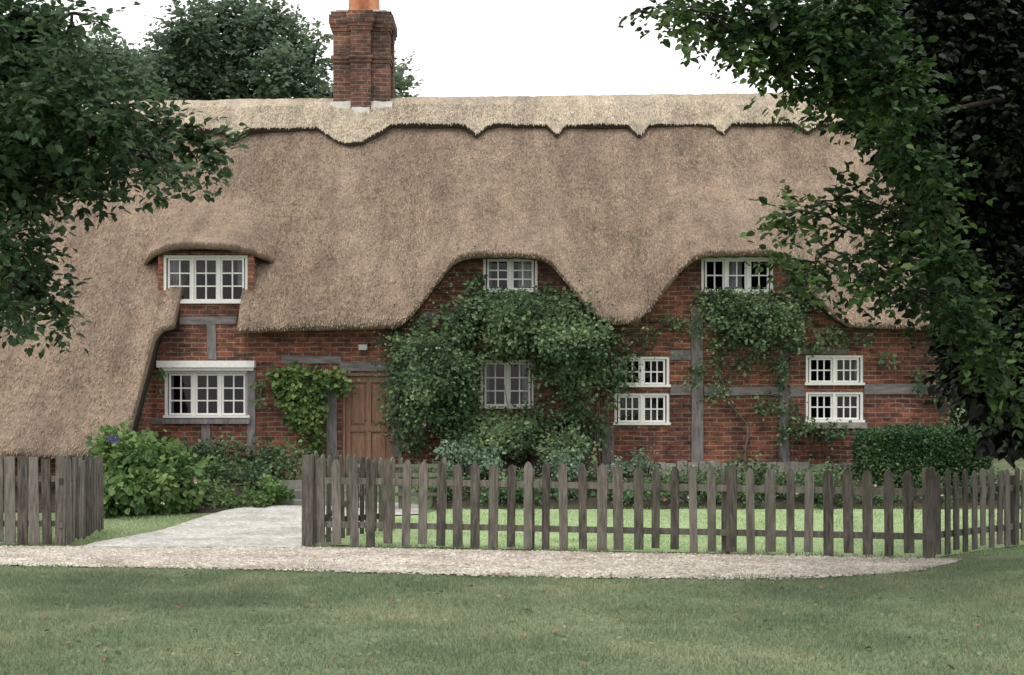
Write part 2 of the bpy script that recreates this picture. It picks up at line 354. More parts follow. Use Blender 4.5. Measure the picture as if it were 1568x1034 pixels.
def bulge(x,z0):
    return max(0.0,Yp(z0)-23.2) if x>NR-0.01 else 0.0
def surf(x,t):
    z0=ze(x); z1=ztop(x); z=z0+(z1-z0)*t
    b=bulge(x,z0)
    y=Yp(z)-b*(1-t)**2.6
    nn=0.055*noise.noise((x*0.8,z*0.8,2))+0.025*noise.noise((x*3,z*2.2,5))+0.010*noise.noise((x*9,z*6,5))
    e=(1-min(1,t*(z1-z0)/0.22))
    return (x,y-nn*0.75+0.06*e*e,z+nn*0.65)
gx=list(np.arange(-13.6,7.92,0.05))+[NL,NL+0.03,NR-0.03,NR]
gx=sorted(gx); rows=84
V=[];k=rows+1+3
for x in gx:
    z0=ze(x); zt=ztop(x)
    s0=surf(x,0); j=0.015*noise.noise((x*9,0,0))
    V.append((x,min(s0[1]+0.75,YR),min(z0+0.42,zt-0.01))); V.append((x,s0[1]+0.42,z0-0.05+j)); V.append((x,s0[1]+0.10,z0-0.065+j))
    for r in range(rows+1): V.append(surf(x,r/rows))
n=len(gx)
Fa=[(i*k+r,(i+1)*k+r,(i+1)*k+r+1,i*k+r+1) for i in range(n-1) for r in range(k-1)]
o=npmesh('thatch_roof_front',V,Fa,'thatch',cottage,True)
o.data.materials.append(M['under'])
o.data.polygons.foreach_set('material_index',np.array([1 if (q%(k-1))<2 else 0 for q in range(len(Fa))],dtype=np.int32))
V=[]
gb=gx[::4]
for x in gb:
    zt=ztop(x); zb=min(3.0,zt-0.01)
    V+= [(x,Yp(zt),zt),(x,max(2*YR-Yp(zt),Yp(zt)),zt),(x,max(2*YR-Yp(zb),Yp(zt)),zb)]
Fa=[(i*3+r,(i+1)*3+r,(i+1)*3+r+1,i*3+r+1) for i in range(len(gb)-1) for r in range(2)]
npmesh('thatch_roof_back',V,Fa,'thatch',cottage)
hk=[(203,396),(212,388),(228,381),(260,376),(300,375),(345,377),(380,381),(398,386),(409,393)]
hx=np.array([PX(a,23.4) for a,b in hk]); hz=np.array([PZ(b,23.4) for a,b in hk])
rows2=30; k=rows2+3
def hoodsurf(x,t):
    u=(x-hx[0])/(hx[-1]-hx[0])*2-1; z0=float(np.interp(x,hx,hz)); z1=6.0; B=(1-abs(u)**3)*(Yp(z0)-23.2)
    z=z0+(z1-z0)*t; y=Yp(z)-B*(1-t)**2.8-0.07+0.20*t
    nn=0.055*noise.noise((x*0.8,z*0.8,2))+0.02*noise.noise((x*3,z*3,5)); e=1-min(1,t*(z1-z0)/0.18)
    return (x,y-nn*.75+0.05*e*e,z+nn*.65)
V=[];g2=np.linspace(hx[0],hx[-1],60)
for x in g2:
    pts=[hoodsurf(x,r/rows2) for r in range(rows2+1)]
    p=pts[0]; z0=p[2]
    V+= [(x,max(p[1]+0.5,24.25),z0-0.02),(x,p[1]+0.10,z0-0.085)]+pts
Fa=[(i*k+r,(i+1)*k+r,(i+1)*k+r+1,i*k+r+1) for i in range(len(g2)-1) for r in range(k-1)]
o=npmesh('dormer_thatch_hood',V,Fa,'thatch',cottage,True)
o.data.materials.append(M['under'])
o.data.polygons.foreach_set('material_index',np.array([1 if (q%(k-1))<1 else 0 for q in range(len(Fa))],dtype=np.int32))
ck=[(-60,211),(100,211),(118,224),(136,211),(220,211),(238,224),(256,211),(340,211),(358,226),(384,211),(485,209),(500,218),(518,229),(538,234),(560,229),(580,217),(600,204),(700,203),(712,206),(730,221),(747,206),(760,204),(836,204),(852,221),(868,205),(962,205),(978,222),(995,205),(1090,203),(1106,217),(1122,203),(1216,201),(1237,216),(1256,201),(1400,200)]
cx=np.array([PX(a,26.35) for a,b in ck]); cz=np.array([planez(b-6) for a,b in ck])
V=[];g3=np.arange(RL-0.1,RR+0.15,0.03);rows3=14;k=rows3*2+1+1
def capsurf(x,t):
    z0=float(np.interp(x,cx,cz)); zr=ridgez(x)-0.01
    z=z0+(zr-z0)*t; th=0.13
    nn=0.035*noise.noise((x*1.5,z*2,7))+0.018*noise.noise((x*9,z*3,7))
    y=Yp(z)-(th+nn)*0.76; zz=z+(th+nn)*0.65
    if t>0.8: q=(t-0.8)/0.2; y=y+(YR-y)*q; zz=zz+0.05*math.sin(q*math.pi/2)
    return (x,y,zz)
for x in g3:
    f=[capsurf(x,r/rows3) for r in range(rows3+1)]
    p=f[0]; V.append((x,p[1]+0.17,p[2]-0.10)); V+=f
    V+=[(x,2*YR-q[1],q[2]) for q in f[:-1][::-1]]
Fa=[(i*k+r,(i+1)*k+r,(i+1)*k+r+1,i*k+r+1) for i in range(len(g3)-1) for r in range(k-1)]
o=npmesh('thatch_ridge_cap',V,Fa,'ridge',cottage,True)
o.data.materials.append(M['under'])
o.data.polygons.foreach_set('material_index',np.array([1 if (q%(k-1))<1 else 0 for q in range(len(Fa))],dtype=np.int32))  # shadow line below the ridge cap painted dark on its lip
def stubs(name,P,mat,L,W,lift=0.01):
    P=np.array(P); n=len(P); d=np.stack([R.normal(size=n)*0.22,np.full(n,-0.62)+R.normal(size=n)*.1,np.full(n,-0.76)],1); d=unit(d)
    up=np.array([[0,-0.76,0.65]]); L=(L*(0.5+R.random(n)))[:,None]; s=np.array([[1,0,0]])*W
    a=P+up*0.004; V=np.stack([a-s,a+s,a+d*L+up*(0.006+lift*R.random((n,1)))+s*.3,a+d*L+up*0.006-s*.3],1).reshape(-1,3)
    b=(np.arange(n)*4)[:,None]; npmesh(name,V,b+np.array([[0,1,2,3]]),mat,cottage)
P=[]
for i in range(40000):
    x=random.uniform(-10,7.8); P.append(surf(x,random.random()**1.1))
for i in range(1600): P.append(hoodsurf(random.uniform(hx[0],hx[-1]),random.random()*.8))
stubs('thatch_straw',P,'stub',0.05,0.008,.010)
P=[capsurf(random.uniform(RL,RR),random.random()*0.9) for i in range(14000)]
stubs('ridge_straw',P,'ridgestub',0.06,0.007)
P=[]
for i in range(7000):
    x=random.uniform(-9.5,7.8); 
    if NL-0.05<x<NR+0.05: continue
    s=surf(x,0); P.append((x,s[1]+random.uniform(0,0.15),s[2]+random.uniform(-0.03,0.05)))
stubs('eave_straw',P,'stub',0.05,0.006)
# ---- walls
def rect(a): x0,x1,y0,y1=a; return (PX(x0,WY),PX(x1,WY),PZ(y1,WY),PZ(y0,WY))
wins={ 'up_l':(250,379,391,465),'lo_l':(252,381,568,640),'up_m':(740,823,393,448),'lo_m':(736,818,551,626),
 'r1a':(941,1025,546,593),'r1b':(941,1025,602,651),'up_r':(1074,1184,393,450),'r2a':(1234,1322,544,590),'r2b':(1234,1322,600,647)}
DOOR=(524,604,570,742)
openings=[rect(v) for v in wins.values()]+[rect(DOOR)]
def walltop(x):
    if PX(242,WY)<=x<=PX(388,WY): return 4.30
    return ze(x)+0.12 if x>NR else 3.25
wall=MB()
X0=PX(203,WY);X1=PX(1455,WY)
bx=sorted(set([round(v,4) for v in list(np.arange(X0,X1,0.08))+[X0,X1,PX(242,WY),PX(388,WY),PX(242,WY)+.001,PX(388,WY)-.001]+[q for o_ in openings for q in o_[:2]]]))
for a,b in zip(bx[:-1],bx[1:]):
    mid=(a+b)/2; ta,tb=(walltop(a),walltop(b)) if abs(walltop(a)-walltop(b))<0.3 else (walltop(mid),walltop(mid))
    segs=[]; cur=0.0
    for o_ in sorted([q for q in openings if q[0]-1e-4<=mid<=q[1]+1e-4],key=lambda q:q[2]):
        segs.append((cur,o_[2])); cur=o_[3]
    for s0,s1 in segs: wall.quad([(a,WY,s0),(b,WY,s0),(b,WY,s1),(a,WY,s1)],'brick')
    wall.quad([(a,WY,cur),(b,WY,cur),(b,WY,tb),(a,WY,ta)],'brick')
for (x0,x1,z0,z1) in openings:
    D=0.25
    wall.quad([(x0,WY,z0),(x0,WY,z1),(x0,WY+D,z1),(x0,WY+D,z0)],'brick'); wall.quad([(x1,WY,z0),(x1,WY,z1),(x1,WY+D,z1),(x1,WY+D,z0)],'brick')
    wall.quad([(x0,WY,z0),(x1,WY,z0),(x1,WY+D,z0),(x0,WY+D,z0)],'brick'); wall.quad([(x0,WY,z1),(x1,WY,z1),(x1,WY+D,z1),(x0,WY+D,z1)],'brick')
wall.quad([(X1,WY,0),(X1,30.3,0),(X1,30.3,3.2),(X1,27,5.9),(X1,WY,3.2)],'brick')
wall.quad([(-12,30.3,0),(X1,30.3,0),(X1,30.3,3.3),(-12,30.3,3.3)],'brick')
for px in (243,387):
    x=PX(px,WY); wall.quad([(x,WY,2.9),(x,WY+1.0,2.9),(x,WY+1.0,4.3),(x,WY,4.3)],'brick')
xl=PX(196,22.2)
wall.box(-12,xl,21.95,22.2,0,1.15,'brick')
wall.quad([(xl,22.2,0),(xl,WY+.2,0),(xl,WY+.2,3.1),(xl,22.2,1.35)],'brick')
wall.box(-9,xl-.01,30.0,30.2,0,1.15,'brick')
wall.obj('brick_walls',cottage)
pl=MB()
for px in range(610,1455,17):
    h=random.uniform(0.09,0.15)
    pl.box(PX(px,WY)+.006,PX(px+17,WY)-.006,WY-random.uniform(.07,.10),WY-0.003,0.42,0.66+h,'stone',0.008)
pl.obj('stone_plinth',cottage)
tb=MB()
def tim(x0,x1,y0,y1,k='timber',pr=0.025):
    a,b,c,d=rect((x0,x1,y0,y1)); tb.box(a,b,WY-pr-random.uniform(0,.006),WY+0.02,c,d,k,0.014)
for a in [(318,331,497,551),(308,321,643,692),(378,391,566,700),(500,515,575,742),(921,940,652,708),(1059,1076,470,708),(1194,1208,535,708),(604,616,575,700)]: tim(*a)
for a in [(1209,1232,593,607),(1324,1452,588,604),(1026,1058,590,604),(1078,1193,592,606),(1026,1058,537,552),(640,735,478,492),(264,362,486,497),(222,250,640,650),(430,523,545,556),(520,610,556,568),(1078,1193,470,482),(1209,1300,535,543)]: tim(*a,k='beam',pr=0.018)
tb.obj('timber_frame',cottage)
def window(key,nl,cols,rws,curt):
    x0,x1,z0,z1=rect(wins[key]); w=MB(); Y=WY+0.045
    fw=0.042
    w.box(x0,x1,Y-0.03,Y+0.07,z1-fw,z1,'white'); w.box(x0-.02,x1+.02,WY-0.04,Y+0.07,z0,z0+fw,'white')
    w.box(x0,x0+fw,Y-0.032,Y+0.07,z0+fw,z1-fw,'white'); w.box(x1-fw,x1,Y-0.032,Y+0.07,z0+fw,z1-fw,'white')
    iw=(x1-x0-2*fw)/nl
    for i in range(nl):
        a=x0+fw+i*iw; b=a+iw; sw=0.032; yo=random.uniform(0,.012)
        if i>0: w.box(a-.020,a+.020,Y-0.034,Y+0.06,z0+fw,z1-fw,'white')
        a+=.022; b-=.022; c=z0+fw+.004; d=z1-fw-.004
        w.box(a,b,Y-.01+yo,Y+.035+yo,d-sw,d,'white'); w.box(a,b,Y-.01+yo,Y+.035+yo,c,c+sw,'white')
        w.box(a,a+sw,Y-.009+yo,Y+.034+yo,c+sw,d-sw,'white'); w.box(b-sw,b,Y-.009+yo,Y+.034+yo,c+sw,d-sw,'white')
        for q in range(1,cols):
            xx=a+sw+(b-a-2*sw)*q/cols; w.box(xx-.011,xx+.011,Y-.002+yo,Y+.022+yo,c+sw,d-sw,'white')
        for q in range(1,rws):
            zz=c+sw+(d-c-2*sw)*q/rws; w.box(a+sw,b-sw,Y+.000+yo,Y+.02+yo,zz-.011,zz+.011,'white')
        w.quad([(a+.01,Y+.012+yo,c+.01),(b-.01,Y+.012+yo,c+.01),(b-.01,Y+.012+yo+random.uniform(-.004,.004),d-.01),(a+.01,Y+.012+yo,d-.01)],'glass')
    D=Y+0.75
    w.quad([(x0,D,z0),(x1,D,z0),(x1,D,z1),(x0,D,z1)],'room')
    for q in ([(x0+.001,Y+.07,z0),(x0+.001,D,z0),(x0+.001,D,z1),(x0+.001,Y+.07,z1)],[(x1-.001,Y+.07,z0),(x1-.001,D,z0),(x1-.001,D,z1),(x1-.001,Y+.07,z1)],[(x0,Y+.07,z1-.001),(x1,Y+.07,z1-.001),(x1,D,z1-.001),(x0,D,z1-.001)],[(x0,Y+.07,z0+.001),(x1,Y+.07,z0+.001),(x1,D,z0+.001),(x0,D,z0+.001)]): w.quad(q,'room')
    for (ca,cb,cz_) in curt:
        xa=x0+fw+(x1-x0-2*fw)*ca; xb=x0+fw+(x1-x0-2*fw)*cb; nn=18
        for i in range(nn):
            u0=i/nn;u1=(i+1)/nn; g=lambda u:Y+.13+.022*math.sin(u*26)
            zb=z0+fw+(z1-z0)*cz_
            w.quad([(xa+(xb-xa)*u0,g(u0),zb),(xa+(xb-xa)*u1,g(u1),zb),(xa+(xb-xa)*u1,g(u1),z1-fw),(xa+(xb-xa)*u0,g(u0),z1-fw)],'curtain')
    w.obj('casement_window_'+key,cottage)
window('up_l',3,2,3,[(0,0.16,0.0),(0.88,1,0.35)])
window('lo_l',3,2,3,[(0,0.05,0)])
window('up_m',2,2,3,[(0.0,0.12,0.0),(0.66,1.0,0.1)])
window('lo_m',2,2,3,[(0.0,0.12,0.1),(0.8,1,0.1)])
window('r1a',2,3,2,[]); window('r1b',2,3,2,[])
window('up_r',3,2,2,[(0.34,0.6,0.0)])
window('r2a',2,3,2,[(0.92,1,0)]); window('r2b',2,3,2,[])
sh=MB(); a,b,c,d=rect((243,392,553,566)); sh.box(a,b,WY-0.16,WY-.002,c+.03,d,'white'); sh.box(a+.03,b-.03,WY-0.11,WY-.003,c-.02,c+.03,'white')
a,b,c,d=rect((1228,1326,647,656)); sh.box(a,b,WY-0.08,WY-.002,c,d-.004,'stone')
a,b,c,d=rect((250,384,641,649)); sh.box(a,b,WY-0.07,WY-.002,c,d-.004,'timber')
sh.obj('window_hood_and_sills',cottage)
dr=MB(); x0,x1,z0,z1=rect(DOOR); Y=WY+0.08
dr.box(x0,x0+.05,Y-.05,Y+.1,z0,z1-.06,'door'); dr.box(x1-.05,x1,Y-.05,Y+.1,z0,z1-.06,'door'); dr.box(x0,x1,Y-.052,Y+.1,z1-.06,z1,'door')
a=x0+.055;b=x1-.055;m_=(a+b)/2
dr.box(a,b,Y+.04,Y+.07,z0+.01,z1-.065,'door')
st=.075
for (p,q) in ((a,a+st),(m_-st/2,m_+st/2),(b-st,b)): dr.box(p,q,Y+.003,Y+.04,z0+.012,z1-.067,'door')
zz=[z0+.012,z0+.18,z0+.88,z0+.98,z1-.17,z1-.067]
for i in (0,2,4):
    for (p,q) in ((a+st,m_-st/2),(m_+st/2,b-st)): dr.box(p,q,Y+.005,Y+.04,zz[i],zz[i+1],'door')
for i in (1,3):
    for (p,q) in ((a+st,m_-st/2),(m_+st/2,b-st)): dr.box(p+.035,q-.035,Y+.016,Y+.04,zz[i]+.035,zz[i+1]-.035,'door')
dr.tube([(b-.04,Y,z0+.95),(b-.04,Y-.05,z0+.95)],[.03,.022],'metal')
dr.box(x0-.05,x1+.05,WY-.25,WY+.1,z0-.10,z0-.005,'step')
dr.obj('panelled_door',cottage)
lp=MB(); lx,lz=PX(557,WY),PZ(532,WY)
lp.box(lx-.07,lx+.07,WY-.15,WY-.03,lz-.05,lz+.04,'lampglass'); lp.box(lx-.085,lx+.085,WY-.165,WY-.002,lz+.041,lz+.065,'metal'); lp.box(lx-.05,lx+.05,WY-.05,WY-.002,lz-.11,lz-.052,'metal')
lp.obj('porch_lamp',cottage)
# chimney
c=MB(); CY0,CY1=26.82,27.7
cxa,cxb=PX(510,26.8),PX(596,26.8); mid=(cxa+cxb)/2
c.box(cxa,cxb,CY0,CY1,6.2,8.85,'brickch')
c.box(cxa+.34,cxb-.34,CY0-.11,CY0-.002,6.8,8.85,'brickch')
c.box(cxb+.002,cxb+.05,CY0+.35,CY1-.3,6.2,8.85,'brickch')
def band(z0,z1,e):
    c.box(cxa-e,cxb+e,CY0-e,CY1+e,z0,z1,'brickch'); c.box(cxa+.34-e,cxb-.34+e,CY0-.11-e,CY0-e-.002,z0,z1-.001,'brickch')
band(8.80,8.87,.03);band(8.87,8.94,.055);band(8.94,9.10,.075);band(9.10,9.17,.04)
band(8.20,8.27,.02);band(8.27,8.34,.04);
c.box(cxa+.05,cxb-.05,CY0+.02,CY1-.05,9.17,9.22,'lead')
for dx in (-.17,.20):
    c.tube([(mid+dx,27.2,9.2),(mid+dx,27.2,9.28),(mid+dx,27.2,9.60),(mid+dx,27.2,9.61),(mid+dx,27.2,9.7)],[.13,.115,.10,.125,.125],'pot',16)
c.tube([(mid-.02,27.5,9.2),(mid-.02,27.5,9.7)],[.12,.10],'pot',16)
fx=np.linspace(cxa-.06,cxb+.06,15)
def capz(y): 
    zz=3.07+(y-23.2)/0.8656; return zz+0.13*0.65+0.13*0.76/0.8656
for p,q in zip(fx[:-1],fx[1:]):
    def yy(x): return (CY0-.125) if cxa+.33<x<cxb-.33 else CY0-.015
    yp=yy((p+q)/2)
    h=lambda x:.045+.025*noise.noise((x*6,0,0))
    zb=capz(yp)
    c.quad([(p,yp-.08,zb-.11),(q,yp-.08,zb-.11),(q,yp+.004,zb+h(q)),(p,yp+.004,zb+h(p))],'lead')
c.obj('brick_chimney',cottage)
s_=MB()
for i in range(3): s_.box(-4.0,-2.35,21.75+.36*i,23.6,0.10,0.16+.13*(i+1)-.02,'step',0.01)
s_.obj('stone_steps')
# ---------------------------------------------------------------- fences
def picket_run(mb,p0,p1,h0,h1,sp,w,top='point',th=0.02,seed=1):
    rr=random.Random(seed); a=Vector(p0);b=Vector(p1);d=(b-a);L=d.length;ux=d.normalized();uy=Vector((-ux.y,ux.x,0));uz=Vector((0,0,1))
    n=int(L/sp)
    for i in range(n+1):
        t=((i+.3)*sp+rr.uniform(-.012,.012))/L
        if t>1: break
        q=a.lerp(b,t); h=h0+(h1-h0)*t+rr.uniform(-.028,.028); g=gz(q.x,q.y)
        ww=w*rr.uniform(.84,1.12); lean=rr.uniform(-.02,.02)
        uz2=(uz+ux*lean+uy*rr.uniform(-.015,.015)).normalized()
        zb=g+rr.uniform(.02,.07); pk=rr.uniform(-.1,.1)*ww; sl=rr.uniform(.045,.085)
        prof=[(-ww/2,0),(ww/2,0),(ww/2,h-zb-sl),(ww*.28,h-zb-.02),(pk,h-zb),(-ww*.28,h-zb-.02),(-ww/2,h-zb-sl)] if top=='point' else [(-ww/2,0),(ww/2,0),(ww/2,h-zb+pk*.1),(-ww/2,h-zb)]
        mb.prism(prof,(q.x,q.y,zb),ux,uy,uz2,th,'fence')
    for zf in (.26,.76):
        z0=zf*h0;z1=zf*h1
        pr=[(0,-.035),(L,(z1-z0)-.035),(L,(z1-z0)+.035),(0,.035)]
        mb.prism(pr,(a.x+uy.x*.024,a.y+uy.y*.024,z0+gz(a.x,a.y)),ux,uy,uz,.045,'fence')
def post(mb,x,y,h,w=.1):
    mb.box(x-w/2,x+w/2,y-w/2,y+w/2,gz(x,y)-.1,gz(x,y)+h,'fence',.006)
fn=MB()
A=(-2.36,17,0);B=(4.52,15.5,0);C=(7.6,18.6,0)
picket_run(fn,A,B,1.05,.97,.212,.105,seed=2)
picket_run(fn,B,C,.97,.88,.21,.105,seed=3)
post(fn,-2.44,17.02,1.10,.13)
for t in (.36,.68): 
    q=Vector(A).lerp(Vector(B),t); post(fn,q.x+.1,q.y+.12,.95,.09)
post(fn,4.56,15.56,1.0,.11); 
q=Vector(B).lerp(Vector(C),.5); post(fn,q.x-.05,q.y+.14,.85)
fn.obj('picket_fence')
fl=MB()
picket_run(fl,(-9.5,17,0),(-5.42,17,0),1.08,1.07,.15,.12,top='flat',seed=5)
post(fl,-5.38,17.03,1.1,.13)
fl.obj('picket_fence')
g_=MB()
picket_run(g_,(-5.33,16.95,0),(-5.33,18.6,0),1.04,1.04,.11,.075,top='flat',seed=6)
g_.obj('wooden_gate')
g_=MB()
picket_run(g_,(-2.38,17.08,0),(-1.55,18.6,0),1.12,1.02,.14,.085,seed=8)
q0=Vector((-2.38,17.12,0.25));q1=Vector((-1.55,18.64,.85)); g_.tube([q0,q1],[.035,.035],'fence',4)
g_.obj('wooden_gate')
tr=MB()
for z in (.28,.42,.56,.70): tr.box(-2.3,-1.0,21.0+.02,21.05,z+.1,z+.15,'fence',.006)
for x in (-2.3,-1.65,-1.0): tr.box(x-.03,x+.03,21.06,21.12,.1,.95,'fence',.004)
tr.obj('garden_rail')
# ---------------------------------------------------------------- plants
def blob(px,py,Y,rpx,rpy,ry,dn=1.0): return (PX(px,Y),Y,PZ(py,Y),rpx*Y/F,ry,rpy*Y/F,dn)
cb=[blob(*a) for a in [
 (618,560,23.4,22,28,.22,.8),(640,532,23.35,26,18,.3,.8),(672,548,23.1,28,24,.45,1.1),(700,505,23.3,24,22,.3,.8),(722,476,23.45,22,16,.25,.8),(752,470,23.4,34,14,.25,1),(790,486,23.1,38,22,.5,1.1),
 (828,468,23.4,38,12,.25,.8),(876,472,23.4,34,14,.2,.6),(850,520,23.0,34,22,.55,1.1),(895,520,23.15,32,20,.35,1),(838,556,23.3,16,24,.25,.7),(880,578,23.2,28,18,.35,.5),(918,560,23.4,26,18,.22,.6),
 (620,600,23.3,22,30,.3,.9),(655,588,23.0,30,24,.5,1.1),(700,565,23.05,24,22,.4,1),(708,602,23.25,18,22,.3,.8),(660,630,23.15,34,22,.35,.8),(705,645,23.2,26,22,.3,.7),(625,660,23.4,16,26,.2,.5),
 (765,648,23.3,36,12,.3,.6),(820,645,23.35,28,22,.25,.5),(870,625,23.4,30,24,.2,.45),(905,655,23.4,22,30,.2,.4),(735,680,22.9,34,18,.45,.9),(790,672,23.1,34,20,.4,.7),(868,690,22.9,30,18,.4,.9),(942,548,23.5,24,10,.12,.5),(955,575,23.55,12,8,.08,.3),
 (770,456,23.5,44,8,.15,.6),(728,438,23.58,10,16,.1,.6),(835,448,23.55,16,10,.1,.5),(750,540,23.4,22,7,.15,.6),(935,600,23.55,10,34,.08,.35),(604,520,23.55,16,9,.1,.4),(655,500,23.5,22,10,.12,.4),(930,505,23.55,18,14,.1,.35),(780,522,23.2,34,14,.4,1),(905,490,23.5,18,12,.12,.4),(598,640,23.5,8,30,.1,.3)]]
cl=empty('climbing_rose')
st_=MB()
limbs(st_,(PX(800,23.3),23.35,.5),cb[:32],.04,(PX(790,23.3),23.4,1.2),.006,.2,'stem')
for i in range(30):
    a=random.uniform(780,925); b=a+random.uniform(-25,25); st_.tube([(PX(a,23.4),23.3,.5),(PX((a+b)/2+random.uniform(-8,8),23.4),23.35,1.1),(PX(b,23.4),23.45,random.uniform(1.5,2.4))],[.012,.010,.005],'stem',5)
st_.obj('stems',cl,True)
def keepw(P,lst):
    keep=P[:,1]<WY-.02
    for (a,b,c,d) in lst: keep&=~((P[:,0]>PX(a,WY))&(P[:,0]<PX(b,WY))&(P[:,2]>PZ(d,WY))&(P[:,2]<PZ(c,WY)))
    return keep
ex=[(741,806,557,622),(742,822,380,443)]
P,D,Nn,S=clumpfol(cb,1150,.062,.18,per=26); keep=keepw(P,ex)
leaves('foliage',P[keep],D[keep],Nn[keep],S[keep],'climber',cl,.38)
P,D,Nn,S=twigfol(cb,36,9,.58,.055,.1); keep=keepw(P,ex)
leaves('sprays',P[keep],D[keep],Nn[keep],S[keep],'climber',cl,.38)
rb=[blob(*a) for a in [(1085,470,23.5,20,26,.15,.7),(1120,470,23.45,30,22,.22,.9),(1160,465,23.45,35,18,.22,.9),(1205,470,23.5,30,20,.18,.8),(1110,500,23.45,34,26,.25,.8),(1150,510,23.45,30,26,.25,.7),(1195,500,23.5,30,26,.2,.7),
 (1030,490,23.58,26,8,.1,.6),(1240,525,23.55,40,10,.1,.6),(1230,430,23.5,26,26,.14,.6),(1215,480,23.5,20,40,.14,.6),(1150,545,23.55,20,18,.1,.5),(1200,555,23.55,14,34,.1,.5),(1100,555,23.58,14,34,.08,.4),(1100,605,23.6,16,24,.06,.3),(1100,443,23.55,26,8,.1,.5),(1290,515,23.55,44,12,.12,.5),(990,510,23.58,24,16,.08,.4),(1180,620,23.58,28,20,.07,.4),(1240,655,23.5,38,10,.12,.7),(1280,662,23.5,38,8,.12,.6),(1350,545,23.58,26,14,.08,.35),(1420,585,23.58,34,16,.08,.35),(1450,630,23.5,14,40,.1,.4),(1205,640,23.55,14,30,.08,.4),(1060,560,23.6,12,30,.06,.3)]]
cl=empty('climbing_rose')
st_=MB(); limbs(st_,(PX(1140,23.5),23.6,.5),[b_ for b_ in rb if b_[2]>1.9],.025,(PX(1145,23.6),23.62,1.4),.005,.1,'stem')
limbs(st_,(PX(1206,23.5),23.6,.5),rb[18:21],.018,(PX(1200,23.6),23.62,1.2),.005,.1,'stem')
st_.obj('stems',cl,True)
ex2=[(1078,1182,380,442),(1238,1318,546,643)]
P,D,Nn,S=clumpfol(rb,760,.058,.14,per=24); keep=keepw(P,ex2)
leaves('foliage',P[keep],D[keep],Nn[keep],S[keep],'climber',cl,.38)
P,D,Nn,S=twigfol(rb,20,8,.38,.054,.3); keep=keepw(P,ex2)
leaves('sprays',P[keep],D[keep],Nn[keep],S[keep],'climber',cl,.38)
ib=[blob(*a) for a in [(445,580,23.5,28,18,.15,1),(490,580,23.5,34,16,.15,.9),(518,592,23.5,12,12,.12,.7),(448,610,23.5,20,28,.15,1),(480,615,23.5,14,30,.15,.9),(465,650,23.5,14,18,.12,.8),(482,670,23.5,8,20,.1,.7)]]
P,D,Nn,S=clumpfol(ib,850,.085,.10,per=20); keep=(P[:,1]<WY-.015)
ivy=empty('climbing_ivy'); leaves('foliage',P[keep],D[keep],Nn[keep],S[keep],'ivy',ivy,.38)
P,D,Nn,S=twigfol(ib,12,6,.28,.075,.4); keep=(P[:,1]<WY-.015)
leaves('sprays',P[keep],D[keep],Nn[keep],S[keep],'ivy',ivy,.38)
st_=MB(); limbs(st_,(PX(484,23.6),23.6,.5),ib,.022,(PX(484,23.6),23.62,1.2),.006,.1,'stem'); st_.obj('stems',ivy,True)
P,D,Nn,S=clumpfol([blob(243,580,23.55,5,20,.08,.6),blob(396,600,23.55,6,24,.08,.6)],900,.055,.07,per=16)
leaves('climbing_ivy',P,D,Nn,S,'climber',None,.35)
def shrub(name,bl,dens,leaf,mat,cl=.13,tw=18):
    e=empty(name)
    P,D,Nn,S=clumpfol(bl,dens,leaf,cl,per=28); zmin=np.array([gz(a,b) for a,b in P[:,:2]]); k_=P[:,2]>zmin
    leaves('foliage',P[k_],D[k_],Nn[k_],S[k_],mat,e,.36)
    if tw:
        P,D,Nn,S=twigfol(bl,tw,6,.28,leaf*.9,-.15); k_=P[:,2]>0.1
        leaves('sprays',P[k_],D[k_],Nn[k_],S[k_],mat,e,.3)
    s=MB()
    for b in bl:
        g=gz(b[0],b[1]); 
        for q in range(3): s.tube([(b[0]+random.uniform(-.08,.08),b[1],g-.05),(b[0]+random.uniform(-.15,.15),b[1],(g+b[2])/2),(b[0]+random.uniform(-.2,.2),b[1],b[2]+b[5]*.5)],[.012,.009,.004],'bark',5)
    s.obj('stems',e)
    return e
shrub('hydrangea_bush',[blob(*a) for a in [(190,715,20.9,38,34,.5,1),(235,712,20.9,36,28,.5,1),(268,740,20.6,32,34,.5,1),(210,755,20.4,42,34,.5,1),(178,692,21.1,26,22,.4,.8),(165,760,20.4,24,36,.4,.9)]],750,.105,'bush',.17,50)
shrub('garden_shrub',[blob(*a) for a in [(300,700,22.8,24,22,.4,.7),(345,695,22.9,30,20,.35,.8),(395,708,22.9,30,20,.35,.8),(440,705,22.9,26,22,.3,.7),(330,738,22.2,34,24,.45,.8),(385,740,22.4,32,22,.4,.8),(300,765,21.4,26,22,.4,.9)]],700,.068,'climber',.16,30)
shrub('garden_shrub',[blob(*a) for a in [(345,766,21.4,24,14,.3,1),(390,768,21.5,24,12,.3,1),(425,762,21.8,18,14,.3,.9),(415,746,21.9,18,10,.3,.8),(320,720,21.9,16,16,.3,.6)]],750,.062,'bush',.1,24)
shrub('silver_shrub',[blob(*a) for a in [(700,692,22.1,26,13,.3,.8),(745,704,22.1,22,12,.3,.8),(860,707,22.2,24,13,.3,.7)]],700,.06,'silver',.12,20)
bd=[]
for px in range(620,1330,30):
    bd.append(blob(px+random.uniform(-8,8),742+random.uniform(-12,14),22.0+random.uniform(-.6,.6),24,14+random.uniform(-6,9),.3,.8))
shrub('border_plants',bd,720,.058,'climber',.14,24)
shrub('border_plants',[blob(px+random.uniform(-10,10),758+random.uniform(-8,8),21.5+random.uniform(-.2,.2),18,11,.25,.6) for px in range(640,1560,34)],600,.052,'hedge',.1,20)
shrub('silver_shrub',[blob(985,708,22.7,24,12,.25,.7),blob(960,716,22.6,18,10,.25,.7)],700,.055,'silver',.1,20)
